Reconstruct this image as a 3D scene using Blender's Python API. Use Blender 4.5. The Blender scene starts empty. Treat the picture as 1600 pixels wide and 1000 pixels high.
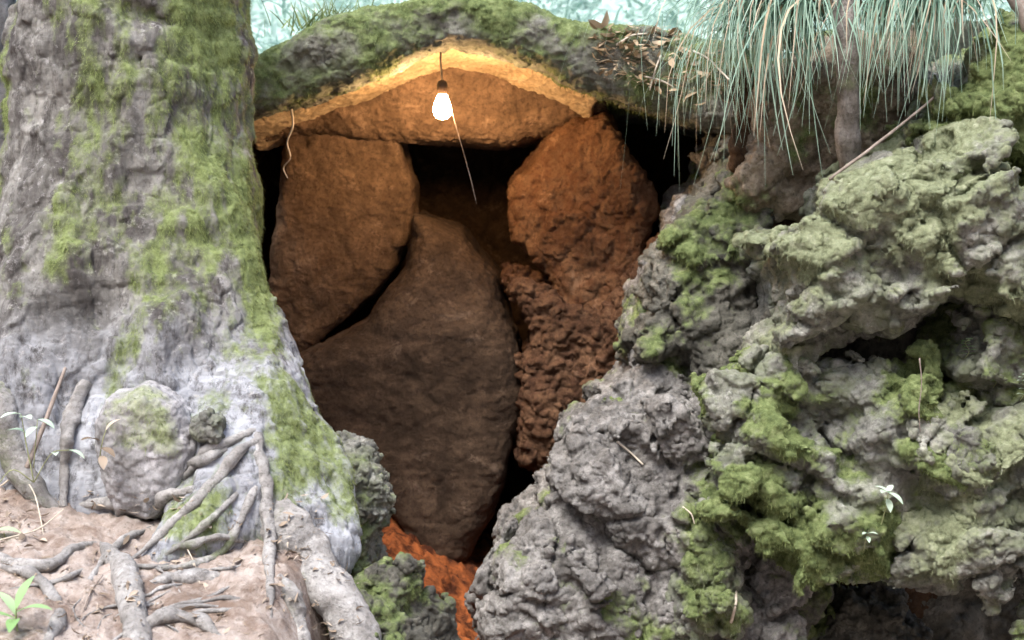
import bpy, math, random
import numpy as np
from math import radians, sin, cos, pi

# ------------------------------------------------------------------ camera, sky, sun, exposure
scene = bpy.context.scene
col = scene.collection
FPX, CAMH, PITCH = 2200.0, 1.7, radians(5)
cam_d = bpy.data.cameras.new('camera'); cam = bpy.data.objects.new('camera', cam_d); col.objects.link(cam)
cam.location = (0, 0, CAMH); cam.rotation_euler = (pi/2 - PITCH, 0, 0)
cam_d.sensor_width = 36; cam_d.lens = 36*FPX/1600; cam_d.clip_start = .05; cam_d.clip_end = 500
cam_d.dof.use_dof = True; cam_d.dof.focus_distance = 4.35; cam_d.dof.aperture_fstop = 3.6
scene.camera = cam

SUN_EL, SUN_AZ = radians(62), radians(-150)     # azimuth clockwise from +Y
w = bpy.data.worlds.new('World'); scene.world = w; w.use_nodes = True
nt = w.node_tree; bg = nt.nodes['Background']
sky = nt.nodes.new('ShaderNodeTexSky'); sky.sky_type = 'NISHITA'; sky.sun_disc = False
sky.sun_elevation = SUN_EL; sky.sun_rotation = SUN_AZ; sky.air_density = 1.0; sky.dust_density = 2.5; sky.ozone_density = 1.0
nt.links.new(sky.outputs[0], bg.inputs[0]); bg.inputs[1].default_value = 0.11
sd = bpy.data.lights.new('sun', 'SUN'); sd.energy = 1.5; sd.angle = radians(30); sd.color = (1, .98, .95)
so = bpy.data.objects.new('sun', sd); col.objects.link(so)
sdir = (sin(SUN_AZ)*cos(SUN_EL), cos(SUN_AZ)*cos(SUN_EL), sin(SUN_EL))
from mathutils import Vector
so.rotation_euler = Vector(sdir).to_track_quat('Z', 'Y').to_euler(); so.location = (-3, -3, 9)
scene.view_settings.view_transform = 'Standard'; scene.view_settings.look = 'None'
scene.view_settings.gamma = 1; scene.view_settings.exposure = 2.0
scene.cycles.use_denoising = True
scene.cycles.max_bounces = 5; scene.cycles.diffuse_bounces = 4; scene.cycles.adaptive_threshold = .03; scene.cycles.sample_clamp_indirect = 6

rng = np.random.default_rng(7); random.seed(7)
CP, SP = cos(PITCH), sin(PITCH)
def P(px, py, d):                       # a picture point at depth d (metres along the view axis) -> the place's coordinates
    x = (px-800)/FPX*d; u = (500-py)/FPX*d
    return np.array([x, d*CP + u*SP, CAMH + u*CP - d*SP])
def S(n, d): return n/FPX*d             # size of n picture units at depth d, metres

# ------------------------------------------------------------------ noise
def _hash(ix, iy, iz, seed):
    h = (ix.astype(np.uint32)*np.uint32(374761393) ^ iy.astype(np.uint32)*np.uint32(668265263) ^ iz.astype(np.uint32)*np.uint32(2147483647-58)) + np.uint32((seed*2654435761) & 0xffffffff)
    h ^= h >> np.uint32(15); h *= np.uint32(2246822519); h ^= h >> np.uint32(13); h *= np.uint32(3266489917); h ^= h >> np.uint32(16)
    return h
_G = np.array([[1,1,0],[-1,1,0],[1,-1,0],[-1,-1,0],[1,0,1],[-1,0,1],[1,0,-1],[-1,0,-1],[0,1,1],[0,-1,1],[0,1,-1],[0,-1,-1],[1,1,0],[-1,1,0],[0,-1,1],[0,-1,-1]], np.float32)
def perlin(p, seed=0):
    p = np.asarray(p, np.float32); fl = np.floor(p); i = fl.astype(np.int64); f = p-fl
    u = f*f*f*(f*(f*6-15)+10); out = np.zeros(len(p), np.float32)
    for dx in (0, 1):
        wx = u[:,0] if dx else 1-u[:,0]
        for dy in (0, 1):
            wy = u[:,1] if dy else 1-u[:,1]
            for dz in (0, 1):
                wz = u[:,2] if dz else 1-u[:,2]
                g = _G[_hash(i[:,0]+dx, i[:,1]+dy, i[:,2]+dz, seed) & 15]
                out += wx*wy*wz*(g[:,0]*(f[:,0]-dx)+g[:,1]*(f[:,1]-dy)+g[:,2]*(f[:,2]-dz))
    return out
def fbm(p, freq, octv=4, seed=0, gain=.5):
    p = np.asarray(p, np.float32)*np.float32(freq); a = 1.; o = np.zeros(len(p), np.float32)
    for k in range(octv):
        o += a*perlin(p, seed+k*17); p = p*2.03+11.3; a *= gain
    return o
def ridged(p, freq, octv=3, seed=0):
    p = np.asarray(p, np.float32)*np.float32(freq); a = 1.; o = np.zeros(len(p), np.float32)
    for k in range(octv):
        o += a*(1-2*np.abs(perlin(p, seed+k*31))); p = p*2.1+5.7; a *= .5
    return o/1.75
def worley(p, freq, seed=0):            # F1, F2
    p = np.asarray(p, np.float32)*np.float32(freq); fl = np.floor(p); i = fl.astype(np.int64); f = p-fl
    f1 = np.full(len(p), 9., np.float32); f2 = f1.copy()
    for dx in (-1,0,1):
        for dy in (-1,0,1):
            for dz in (-1,0,1):
                h = _hash(i[:,0]+dx, i[:,1]+dy, i[:,2]+dz, seed)
                d2 = (dx+(h & 1023)/1023.-f[:,0])**2+(dy+((h>>np.uint32(10)) & 1023)/1023.-f[:,1])**2+(dz+((h>>np.uint32(20)) & 1023)/1023.-f[:,2])**2
                d2 = d2.astype(np.float32)
                m = d2 < f1; f2 = np.where(m, f1, np.minimum(f2, d2)); f1 = np.where(m, d2, f1)
    return np.sqrt(f1), np.sqrt(f2)
def chips(p, freq, seed=0, crack=.35, edge=.14):    # broken facets: each cell its own height and tilt, a crack along its edge
    p = np.asarray(p, np.float32)*np.float32(freq); fl = np.floor(p-np.float32(.5)); i = fl.astype(np.int32); f = p-fl; n = len(p)
    f1 = np.full(n, 9., np.float32); f2 = f1.copy(); hid = np.zeros(n, np.uint32); vx = np.zeros(n, np.float32); vy = vx.copy(); vz = vx.copy(); K = np.float32(.6/1023)
    for dx in (0, 1):
        for dy in (0, 1):
            for dz in (0, 1):
                h = _hash(i[:,0]+dx, i[:,1]+dy, i[:,2]+dz, seed)
                ax = f[:,0]-np.float32(dx+.2)-(h & 1023)*K; ay = f[:,1]-np.float32(dy+.2)-((h>>np.uint32(10)) & 1023)*K; az = f[:,2]-np.float32(dz+.2)-((h>>np.uint32(20)) & 1023)*K
                d2 = ax*ax+ay*ay+az*az; m = d2 < f1
                f2 = np.where(m, f1, np.minimum(f2, d2)); f1 = np.where(m, d2, f1); hid = np.where(m, h, hid); vx = np.where(m, ax, vx); vy = np.where(m, ay, vy); vz = np.where(m, az, vz)
    vec = np.stack([vx, vy, vz], 1)
    g = hid*np.uint32(2654435761); g ^= g >> np.uint32(13)
    rr = [((g >> np.uint32(8*k)) & 255)/127.5-1 for k in range(4)]
    e = sstep(0, edge, np.sqrt(f2)-np.sqrt(f1))
    return (.55*rr[0]+1.1*(rr[1]*vec[:,0]+rr[2]*vec[:,1]+rr[3]*vec[:,2]))*(.25+.75*e)-crack*(1-e)
def sstep(a, b, x):
    t = np.clip((x-a)/(b-a), 0, 1); return t*t*(3-2*t)

# ------------------------------------------------------------------ signed distance shapes (broadcast grids) and surface nets
def smin(a, b, k):
    h = np.clip(.5+.5*(b-a)/k, 0, 1); return b+(a-b)*h-k*h*(1-h)
def smax(a, b, k): return -smin(-a, -b, k)
def ell(c, r, n=2.0, rz=0., ry=0.):
    def f(X, Y, Z):
        x, y, z = X-c[0], Y-c[1], Z-c[2]
        if rz: x, y = x*cos(rz)+y*sin(rz), -x*sin(rz)+y*cos(rz)
        if ry: x, z = x*cos(ry)+z*sin(ry), -x*sin(ry)+z*cos(ry)
        a, b, e = np.abs(x)/r[0], np.abs(y)/r[1], np.abs(z)/r[2]
        k = (a**n+b**n+e**n)**(1/n)+1e-6
        g = np.sqrt((a**(n-1)/r[0])**2+(b**(n-1)/r[1])**2+(e**(n-1)/r[2])**2)*k**(1-n)+1e-6
        return (k-1)/g
    return f
def cone(a, b, ra, rb):
    a = np.asarray(a, float); b = np.asarray(b, float); ab = b-a; L = ab@ab
    def f(X, Y, Z):
        t = np.clip(((X-a[0])*ab[0]+(Y-a[1])*ab[1]+(Z-a[2])*ab[2])/L, 0, 1)
        return np.sqrt((X-a[0]-t*ab[0])**2+(Y-a[1]-t*ab[1])**2+(Z-a[2]-t*ab[2])**2)-(ra+(rb-ra)*t)
    return f
def slab(pts, d, th, rnd, tilt=0., d0py=None, lean=0., drop=0., off=0.):   # outline extruded in depth; edges rounded by rnd; tilt: depth change per metre of height, lean: per metre of width
    V = np.array([P(x, y, d) for x, y in pts]); V2 = V[:, [0, 2]]; cy = V[:, 1].mean()+off; cz = V[:, 2].mean(); cx = V[:, 0].mean()
    def f(X, Y, Z):
        if drop: Z = Z+drop*(Y-cy)
        d2 = np.full(np.broadcast(X, Z).shape, 1e9); sgn = np.ones_like(d2); n = len(V2)
        for i in range(n):
            a = V2[i]; b = V2[i-1]; e = b-a; wx = X-a[0]; wz = Z-a[1]
            t = np.clip((wx*e[0]+wz*e[1])/(e@e), 0, 1)
            d2 = np.minimum(d2, (wx-e[0]*t)**2+(wz-e[1]*t)**2)
            c1 = Z >= a[1]; c2 = Z < b[1]; c3 = e[0]*wz > e[1]*wx
            flip = (c1 & c2 & c3) | (~c1 & ~c2 & ~c3)
            sgn = np.where(flip, -sgn, sgn)
        q = np.sqrt(d2)*sgn+rnd
        h = np.abs(Y-cy-tilt*(Z-cz)-lean*(X-cx))-th+rnd
        return np.sqrt(np.maximum(q, 0)**2+np.maximum(h, 0)**2)+np.minimum(np.maximum(q, h), 0)-rnd
    return f
def union(k, *fs):
    def f(X, Y, Z):
        o = fs[0](X, Y, Z)
        for g in fs[1:]: o = smin(o, g(X, Y, Z), k)
        return o
    return f
def minus(k, a, *bs):
    def f(X, Y, Z):
        o = a(X, Y, Z)
        for b in bs: o = smax(o, -b(X, Y, Z), k)
        return o
    return f
def nets(f, lo, hi, h, detail=None, band=.15):
    ax = [np.arange(lo[i], hi[i]+h, h) for i in range(3)]
    V = f(ax[0][:,None,None], ax[1][None,:,None], ax[2][None,None,:])
    V = np.broadcast_to(V, tuple(len(a) for a in ax)).astype(np.float32).copy()
    if detail is not None:
        m = np.nonzero(np.abs(V) < band)
        pts = np.stack([ax[0][m[0]], ax[1][m[1]], ax[2][m[2]]], 1).astype(np.float32)
        V[m] += detail(pts)
    V[[0,-1]] = np.maximum(V[[0,-1]], .001); V[:,[0,-1]] = np.maximum(V[:,[0,-1]], .001); V[:,:,[0,-1]] = np.maximum(V[:,:,[0,-1]], .001)
    s = V < 0; nx, ny, nz = s.shape
    cnt = np.zeros((nx-1, ny-1, nz-1), np.int8)
    cor = [(a,b,c) for a in (0,1) for b in (0,1) for c in (0,1)]
    for a,b,c in cor: cnt += s[a:nx-1+a, b:ny-1+b, c:nz-1+c]
    act = (cnt > 0) & (cnt < 8); I = np.stack(np.nonzero(act), 1)
    idx = np.full(act.shape, -1, np.int64); idx[act] = np.arange(len(I))
    acc = np.zeros((len(I), 3)); num = np.zeros(len(I))
    cv = {k: V[I[:,0]+k[0], I[:,1]+k[1], I[:,2]+k[2]] for k in cor}
    for k in cor:
        for axn in range(3):
            if k[axn] == 0:
                k2 = tuple(1 if j == axn else k[j] for j in range(3)); a, b = cv[k], cv[k2]
                cr = (a < 0) != (b < 0); t = np.where(cr, a/(a-b+1e-12*(a == b)), 0)
                p = np.tile(np.array(k, float), (len(I), 1)); p[:, axn] = t
                acc += p*cr[:,None]; num += cr
    verts = (I+acc/num[:,None])*h+np.array([a[0] for a in ax])
    faces = []
    for axn in range(3):
        o1, o2 = [(1,2),(2,0),(0,1)][axn]
        sl = [slice(None)]*3; sl2 = [slice(None)]*3; sl[axn] = slice(0,-1); sl2[axn] = slice(1,None)
        A = s[tuple(sl)]; B = s[tuple(sl2)]
        e = np.stack(np.nonzero(A != B), 1)
        ok = (e[:,o1] > 0) & (e[:,o2] > 0) & (e[:,o1] < act.shape[o1]) & (e[:,o2] < act.shape[o2]); e = e[ok]
        ins = A[e[:,0], e[:,1], e[:,2]]
        def g(da, db):
            q = e.copy(); q[:,o1] -= da; q[:,o2] -= db; return idx[q[:,0], q[:,1], q[:,2]]
        q = np.stack([g(1,1), g(0,1), g(0,0), g(1,0)], 1)
        q[~ins] = q[~ins][:, ::-1]
        faces.append(q)
    F = np.concatenate(faces); F = F[(F >= 0).all(1)]
    return verts, F
def subdiv(V, F):                       # quads into four, new points on the midpoints
    E = np.sort(np.concatenate([F[:, [k, (k+1) % 4]] for k in range(4)]), 1)
    key = E[:,0]*len(V)+E[:,1]; u, inv = np.unique(key, return_inverse=True)
    em = (V[u//len(V)]+V[u % len(V)])/2; fc = V[F].mean(1); n = len(F); nv = len(V); ne = len(u)
    ei = inv.reshape(4, n).T+nv; fi = np.arange(n)+nv+ne
    Q = np.concatenate([np.stack([F[:,k], ei[:,k], fi, ei[:,k-1]], 1) for k in range(4)])
    return np.concatenate([V, em, fc]), Q
def smooth(V, F, it=1, k0=.6):
    for _ in range(it):
        acc = np.zeros_like(V); n = np.zeros(len(V))
        for k in range(4):
            w_ = V[F[:,(k+1) % 4]]+V[F[:,k-1]]; n += 2*np.bincount(F[:,k], minlength=len(V))
            for c in range(3): acc[:,c] += np.bincount(F[:,k], w_[:,c], len(V))
        V = V*(1-k0)+k0*acc/np.maximum(n, 1)[:,None]
    return V
def normals(V, F):
    fn = np.cross(V[F[:,2]]-V[F[:,0]], V[F[:,3]]-V[F[:,1]] if F.shape[1] == 4 else V[F[:,2]]-V[F[:,1]])
    N = np.zeros_like(V)
    for k in range(F.shape[1]):
        for c in range(3): N[:, c] += np.bincount(F[:,k], fn[:,c], len(V))
    return N/np.maximum(np.linalg.norm(N, axis=1), 1e-12)[:,None]

# ------------------------------------------------------------------ objects
def tag(o, label=None, cat=None, group=None, kind=None):
    for k, v in (('label', label), ('category', cat), ('group', group), ('kind', kind)):
        if v: o[k] = v
    return o
def mesh_obj(name, V, F, mat, parent=None, attrs=None, origin=None, flat=False):
    V = np.asarray(V, np.float64); F = np.asarray(F)
    if origin is None:
        origin = np.zeros(3) if parent is not None else np.array([(V[:,0].min()+V[:,0].max())/2, (V[:,1].min()+V[:,1].max())/2, V[:,2].min()])
    off = np.array(parent['_o']) if parent is not None and '_o' in parent else (np.zeros(3) if parent is not None else origin)
    me = bpy.data.meshes.new(name); n, k = F.shape
    me.vertices.add(len(V)); me.vertices.foreach_set('co', (V-off).astype(np.float32).ravel())
    me.loops.add(n*k); me.loops.foreach_set('vertex_index', F.astype(np.int32).ravel())
    me.polygons.add(n); me.polygons.foreach_set('loop_start', (np.arange(n)*k).astype(np.int32)); me.polygons.foreach_set('loop_total', np.full(n, k, np.int32))
    me.polygons.foreach_set('use_smooth', np.full(n, not flat))
    me.update(calc_edges=True); me.validate()
    for an, av in (attrs or {}).items():
        a = me.attributes.new(an, 'FLOAT', 'POINT'); a.data.foreach_set('value', np.asarray(av, np.float32))
    me.materials.append(mat)
    o = bpy.data.objects.new(name, me); col.objects.link(o)
    if parent is not None: o.parent = parent
    else: o.location = tuple(origin)
    OFF[o.name] = off
    return o
OFF = {}
def empty(name, loc, label, cat, group=None):
    o = bpy.data.objects.new(name, None); o.empty_display_size = .1; col.objects.link(o); o.location = tuple(loc); o['_o'] = [float(v) for v in loc]
    return tag(o, label, cat, group)

# ------------------------------------------------------------------ materials
class NB:
    def __init__(s, name):
        s.m = bpy.data.materials.new(name); s.m.use_nodes = True; s.t = s.m.node_tree; s.b = s.t.nodes['Principled BSDF']
        s.co = s.t.nodes.new('ShaderNodeTexCoord').outputs['Object']
    def lk(s, a, b): s.t.links.new(a, b)
    def noise(s, scale, det=6, rough=.6, vec=None, dist=0.):
        n = s.t.nodes.new('ShaderNodeTexNoise'); n.inputs['Scale'].default_value = scale; n.inputs['Detail'].default_value = det
        n.inputs['Roughness'].default_value = rough; n.inputs['Distortion'].default_value = dist; s.lk(vec or s.co, n.inputs['Vector']); return n.outputs[0]
    def voro(s, scale, feat='F1', vec=None):
        n = s.t.nodes.new('ShaderNodeTexVoronoi'); n.feature = feat; n.inputs['Scale'].default_value = scale; s.lk(vec or s.co, n.inputs['Vector']); return n.outputs[0]
    def scale(s, v):
        n = s.t.nodes.new('ShaderNodeMapping'); n.inputs['Scale'].default_value = v; s.lk(s.co, n.inputs['Vector']); return n.outputs[0]
    def ramp(s, x, *stops):
        n = s.t.nodes.new('ShaderNodeValToRGB'); e = n.color_ramp.elements
        while len(e) < len(stops): e.new(.5)
        for q, (p, c) in zip(e, stops): q.position = p; q.color = (*c, 1) if not isinstance(c, (int, float)) else (c, c, c, 1)
        s.lk(x, n.inputs[0]); return n.outputs[0]
    def mix(s, f, a, b, mode='MIX'):
        n = s.t.nodes.new('ShaderNodeMix'); n.data_type = 'RGBA'; n.blend_type = mode
        for v, i in ((f, 0), (a, 6), (b, 7)):
            if isinstance(v, (int, float)): n.inputs[i].default_value = v if i == 0 else (v, v, v, 1)
            elif isinstance(v, tuple): n.inputs[i].default_value = (*v, 1)
            else: s.lk(v, n.inputs[i])
        return n.outputs[2]
    def math(s, op, a, b=0.):
        n = s.t.nodes.new('ShaderNodeMath'); n.operation = op
        for v, i in ((a, 0), (b, 1)):
            if isinstance(v, (int, float)): n.inputs[i].default_value = v
            else: s.lk(v, n.inputs[i])
        return n.outputs[0]
    def attr(s, name):
        n = s.t.nodes.new('ShaderNodeAttribute'); n.attribute_name = name; return n.outputs['Fac']
    def bump(s, h, dist, strength=1., prev=None):
        n = s.t.nodes.new('ShaderNodeBump'); n.inputs['Distance'].default_value = dist; n.inputs['Strength'].default_value = strength
        s.lk(h, n.inputs['Height'])
        if prev: s.lk(prev, n.inputs['Normal'])
        return n.outputs[0]
    def done(s, color, rough=.9, nrm=None, spec=.25):
        if isinstance(color, tuple): s.b.inputs['Base Color'].default_value = (*color, 1)
        else: s.lk(color, s.b.inputs['Base Color'])
        if isinstance(rough, (int, float)): s.b.inputs['Roughness'].default_value = rough
        else: s.lk(rough, s.b.inputs['Roughness'])
        s.b.inputs['Specular IOR Level'].default_value = spec
        if nrm: s.lk(nrm, s.b.inputs['Normal'])
        return s.m

def rock_mat(name, a, b, c, mossc=((.055,.075,.03), (.155,.195,.075), (.29,.33,.16)), bump=.008, film=False):
    n = NB(name)
    n1 = n.noise(3.2, 8, .62); n2 = n.noise(17, 8, .7); n3 = n.noise(70, 5, .7)
    base = n.mix(n.ramp(n1, (.35, 0), (.65, 1)), a, b)
    base = n.mix(n.ramp(n2, (.42, 0), (.68, 1)), base, c)
    base = n.mix(n.ramp(n3, (.28, .75), (.5, 0)), base, tuple(x*.35 for x in a))
    lich = n.ramp(n.noise(9, 6, .75, dist=.4), (.58, 0), (.66, .55))
    base = n.mix(lich, base, tuple(min(1, x*1.5+.03) for x in c))
    mc = n.ramp(n.noise(26, 6, .75), (.3, mossc[0]), (.52, mossc[1]), (.72, mossc[2]))
    st = n.ramp(n.noise(4.5, 7, .7, dist=.8), (.40, .55), (.56, 0)); base = n.mix(st, base, tuple(x*.4 for x in a))
    if film: base = n.mix(n.ramp(n.noise(5.5, 7, .75, dist=.6), (.44, 0), (.62, .6)), base, (.17,.20,.105))
    mo = n.attr('moss'); mf = n.ramp(n.math('ADD', mo, n.math('MULTIPLY', n.math('SUBTRACT', n.noise(48, 5, .8), .5), 1.1)), (.30, 0), (.85, 1))
    colr = n.mix(mf, base, mc)
    nn = n.bump(n.noise(130, 6, .75), bump*.5, 1., n.bump(n.noise(34, 8, .72), bump*1.6, 1.))
    return n.done(colr, .95, nn, .15)
def plain_mat(name, c1, c2, sc=20., rough=.8, bump=.002, spec=.2, stretch=None):
    n = NB(name); v = n.scale(stretch) if stretch else None
    x = n.noise(sc, 7, .7, v)
    return n.done(n.mix(n.ramp(x, (.32, 0), (.68, 1)), c1, c2), rough, n.bump(n.noise(sc*3, 6, .7, v), bump), spec)
def blade_mat(name, lo, hi, tip, trans=.25):
    n = NB(name); r = n.attr('rnd'); t = n.attr('along')
    c = n.mix(r, lo, hi); c = n.mix(n.ramp(t, (.55, 0), (1., 1)), c, tip)
    m = n.done(c, .6, None, .2)
    if trans:
        tr = n.t.nodes.new('ShaderNodeBsdfTranslucent'); n.lk(c, tr.inputs[0]); mx = n.t.nodes.new('ShaderNodeMixShader'); mx.inputs[0].default_value = trans
        out = n.t.nodes['Material Output']; n.lk(n.b.outputs[0], mx.inputs[1]); n.lk(tr.outputs[0], mx.inputs[2]); n.lk(mx.outputs[0], out.inputs[0])
    return m

M = {}
M['rock'] = rock_mat('grey_lava_rock', (.155,.155,.135), (.275,.272,.24), (.43,.425,.385), film=True)
PALE = ((.11,.12,.07), (.24,.265,.155), (.38,.40,.28))
M['rock_pale'] = rock_mat('lichen_crusted_rock', (.15,.15,.125), (.29,.288,.245), (.45,.445,.395), PALE, film=True)
M['stone'] = rock_mat('smooth_grey_stone', (.27,.26,.255), (.37,.36,.365), (.45,.44,.45), PALE, .003)
M['rock_bare'] = rock_mat('bare_grey_rock', (.135,.126,.115), (.245,.232,.215), (.39,.375,.355))
M['rock_dark'] = rock_mat('dark_rock', (.075,.073,.06), (.14,.135,.112), (.21,.20,.168))  # darker tones than the bare grey rock
M['roof'] = rock_mat('mossy_roof_rock', (.115,.11,.088), (.21,.205,.17), (.31,.305,.265), film=True)
M['cave'] = rock_mat('ochre_cave_rock', (.115,.071,.043), (.165,.102,.062), (.225,.145,.09), bump=.006)
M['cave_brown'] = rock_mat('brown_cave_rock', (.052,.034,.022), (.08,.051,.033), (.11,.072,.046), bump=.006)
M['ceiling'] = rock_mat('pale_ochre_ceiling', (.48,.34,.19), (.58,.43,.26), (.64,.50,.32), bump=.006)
M['cave_red'] = rock_mat('red_clay_rock', (.115,.052,.027), (.16,.08,.04), (.205,.12,.066), bump=.007)
M['cave_wallrock'] = rock_mat('dark_red_earth', (.065,.032,.019), (.12,.06,.032), (.18,.10,.055))
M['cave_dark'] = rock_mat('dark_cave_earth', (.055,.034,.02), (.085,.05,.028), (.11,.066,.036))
M['moss'] = blade_mat('moss_tufts', (.075,.105,.035), (.21,.26,.085), (.34,.39,.17), .3)
M['moss_bark'] = blade_mat('bark_moss_tufts', (.11,.145,.05), (.29,.35,.115), (.43,.49,.21), .3)
M['moss_pale'] = blade_mat('pale_moss_tufts', (.14,.165,.09), (.29,.32,.18), (.42,.45,.29), .3)
M['grass'] = blade_mat('glaucous_grass', (.09,.17,.11), (.29,.44,.34), (.42,.56,.44), .3)
M['dry'] = blade_mat('dry_stalks', (.22,.15,.08), (.48,.38,.26), (.55,.47,.36), .1)
M['leaf'] = blade_mat('seedling_leaf', (.20,.36,.12), (.42,.58,.34), (.45,.62,.40), .3)
M['fern'] = blade_mat('hillside_fern', (.24,.36,.30), (.53,.65,.58), (.62,.73,.67), .35)
M['twig'] = plain_mat('grey_twig', (.16,.125,.10), (.36,.30,.26), 30, .85, .002)
M['pale_twig'] = plain_mat('bleached_stick', (.42,.36,.28), (.62,.55,.45), 25, .8, .001)
M['sapling'] = rock_mat('sapling_bark', (.17,.145,.125), (.30,.27,.245), (.42,.385,.36), bump=.005)
M['soil'] = rock_mat('brown_root_soil', (.17,.13,.09), (.29,.235,.17), (.39,.33,.25))
M['root'] = rock_mat('root_bark', (.31,.29,.27), (.43,.41,.39), (.56,.545,.53), bump=.009)

# ------------------------------------------------------------------ builders
def drop_crumbs(V, F):                  # keep the one connected body, no floating bits
    lab = np.arange(len(V))
    for _ in range(200):
        m = lab[F].min(1); new = lab.copy(); np.minimum.at(new, F.ravel(), np.repeat(m, 4)); new = new[new]
        if (new == lab).all(): break
        lab = new
    keep = lab == np.bincount(lab).argmax()
    F = F[keep[F[:,0]]]; idx = np.cumsum(keep)-1
    return V[keep], idx[F]
JOBS = []
def rock_geo(f, lo, hi, h, amp, freq, seed, fine, moss, mossz, sub, strat, pit, chip):
    def det(p):
        wv = .05*fbm(p, 3, 2, seed+1); q = p+np.stack([wv, wv[::1]*-.7, wv*.6], 1)
        o = -amp[0]*fbm(q, freq[0], 2, seed)*1.6
        if amp[1]: o += -amp[1]*ridged(q, freq[1], 3, seed+5)
        if chip:
            ca, sa = cos(.5+seed), sin(.5+seed); u = np.stack([q[:,0]*ca-q[:,2]*sa, q[:,1]*.8, (q[:,0]*sa+q[:,2]*ca)*1.7], 1)
            o -= chip*chips(u, 3.2, seed+3, .5)+.36*chip*chips(u, 7.5, seed+6, .5)
        if pit: o += pit*sstep(.16, .5, fbm(q, 6.5, 3, seed+13))
        if strat: o += strat*perlin(np.stack([p[:,0]*2, p[:,1]*2, p[:,2]*22+p[:,0]*3], 1), seed+4)
        return o
    V, F = nets(f, lo, hi, h, det, band=1.15*(amp[0]+amp[1])+pit+strat+2*h+1.6*chip)
    V, F = drop_crumbs(V, F)
    if sub: V, F = subdiv(V, F); V = smooth(V, F, 1, .35 if chip else .6)
    if amp[2]:
        N = normals(V, F); q = V+.03*fbm(V, 8, 3, seed+8)[:,None]
        V = V+N*(amp[2]*(chips(q*np.array([1,1,1.5]), freq[2], seed+9)+.6*chips(q, freq[2]*2.6, seed+19, .6)))[:,None]
    N = normals(V, F)
    if fine: V = V+N*(fine*(1.3*fbm(V, 28, 3, seed+40)+.9*ridged(V, 60, 2, seed+44)))[:,None]; N = normals(V, F)
    mm = moss[0]+moss[1]*(fbm(V, 2.6, 5, seed+60, .65)*1.5)+moss[2]*(N[:,2]*.6+N[:,1]*-.25)
    if mossz is not None: mm = mm+mossz(V)
    return V, F, N, np.clip(mm*1.0+.35, 0, 1)
def rock(name, f, lo, hi, h=.014, mat='rock', amp=(.05,.035,.02), freq=(2.2,6.,13.), seed=0, fine=.004, moss=(-.2,.9,.6), mossz=None,
         label=None, cat=None, group=None, kind=None, tufts=0, tlen=.014, tmat='moss', sub=True, strat=0., pit=0., chip=0.):
    JOBS.append(((f, lo, hi, h, amp, freq, seed, fine, moss, mossz, sub, strat, pit, chip), (name, mat, label, cat, group, kind, tufts, tlen, tmat)))
def flush():
    from concurrent.futures import ThreadPoolExecutor
    with ThreadPoolExecutor(4) as ex: res = list(ex.map(lambda j: rock_geo(*j[0]), JOBS))
    for (V, F, N, mm), (_, (name, mat, label, cat, group, kind, tufts, tlen, tmat)) in zip(res, JOBS):
        o = mesh_obj(name, V, F, M[mat], None, {'moss': mm}); o['_o'] = [float(x) for x in o.location]
        tag(o, label, cat, group, kind)
        if tufts: moss_tufts(o, V, F, N, mm, tufts, tlen, tmat)
    JOBS.clear()
def moss_tufts(o, V, F, N, mm, n, L, mat, name='moss', droop=.35, th=.38):
    ctr = V[F].mean(1); wgt = np.clip(mm[F].mean(1)-th, 0, 1)
    fn = N[F[:,0]]; vis = ctr-np.array([0, 0, CAMH])
    wgt = wgt*((fn*vis).sum(1) < .3)
    a = np.linalg.norm(np.cross(V[F[:,2]]-V[F[:,0]], V[F[:,3]]-V[F[:,1]]), axis=1)
    pr = wgt*a
    if pr.sum() <= 0: return
    r = np.random.default_rng(n); k = r.choice(len(F), n, p=pr/pr.sum())
    uv = r.random((n, 2)); p = V[F[k,0]]*(1-uv[:,:1])*(1-uv[:,1:])+V[F[k,1]]*uv[:,:1]*(1-uv[:,1:])+V[F[k,2]]*uv[:,:1]*uv[:,1:]+V[F[k,3]]*(1-uv[:,:1])*uv[:,1:]
    blades(name, p-fn[k]*.003, fn[k]+r.normal(0, .55, (n, 3))+np.array([0, 0, -droop])*r.random((n, 1)), L*(.4+r.random(n)), L*.17, mat, o, r, kind='stuff', segs=2, droop=.6)
def blades(name, base, dirs, length, width, mat, parent, r, kind=None, segs=2, droop=.5, label=None, cat=None, group=None):
    n = len(base); dirs = dirs/np.linalg.norm(dirs, axis=1)[:,None]; side = np.cross(dirs, r.normal(0, 1, (n, 3))); side /= np.maximum(np.linalg.norm(side, axis=1), 1e-6)[:,None]
    length = np.broadcast_to(length, n); width = np.broadcast_to(width, n)
    V = []; al = []
    for s in range(segs+1):
        t = s/segs; c = base+dirs*(length*t)[:,None]; c = c+np.array([0, 0, -1])*(droop*length*t*t)[:,None]
        wv = side*(width*(.5*(1-t)**.7+.02))[:,None]
        V += [c-wv, c+wv]; al += [np.full(n, t)]*2
    V = np.stack(V, 1).reshape(-1, 3); al = np.stack(al, 1).ravel(); k = 2*(segs+1); b0 = np.arange(n)*k
    F = np.concatenate([np.stack([b0+2*s, b0+2*s+1, b0+2*s+3, b0+2*s+2], 1) for s in range(segs)])
    o = mesh_obj(name, V, F, M[mat], parent, {'rnd': np.repeat(r.random(n), k), 'along': al}, flat=True)
    return tag(o, label, cat, group, kind)
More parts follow.
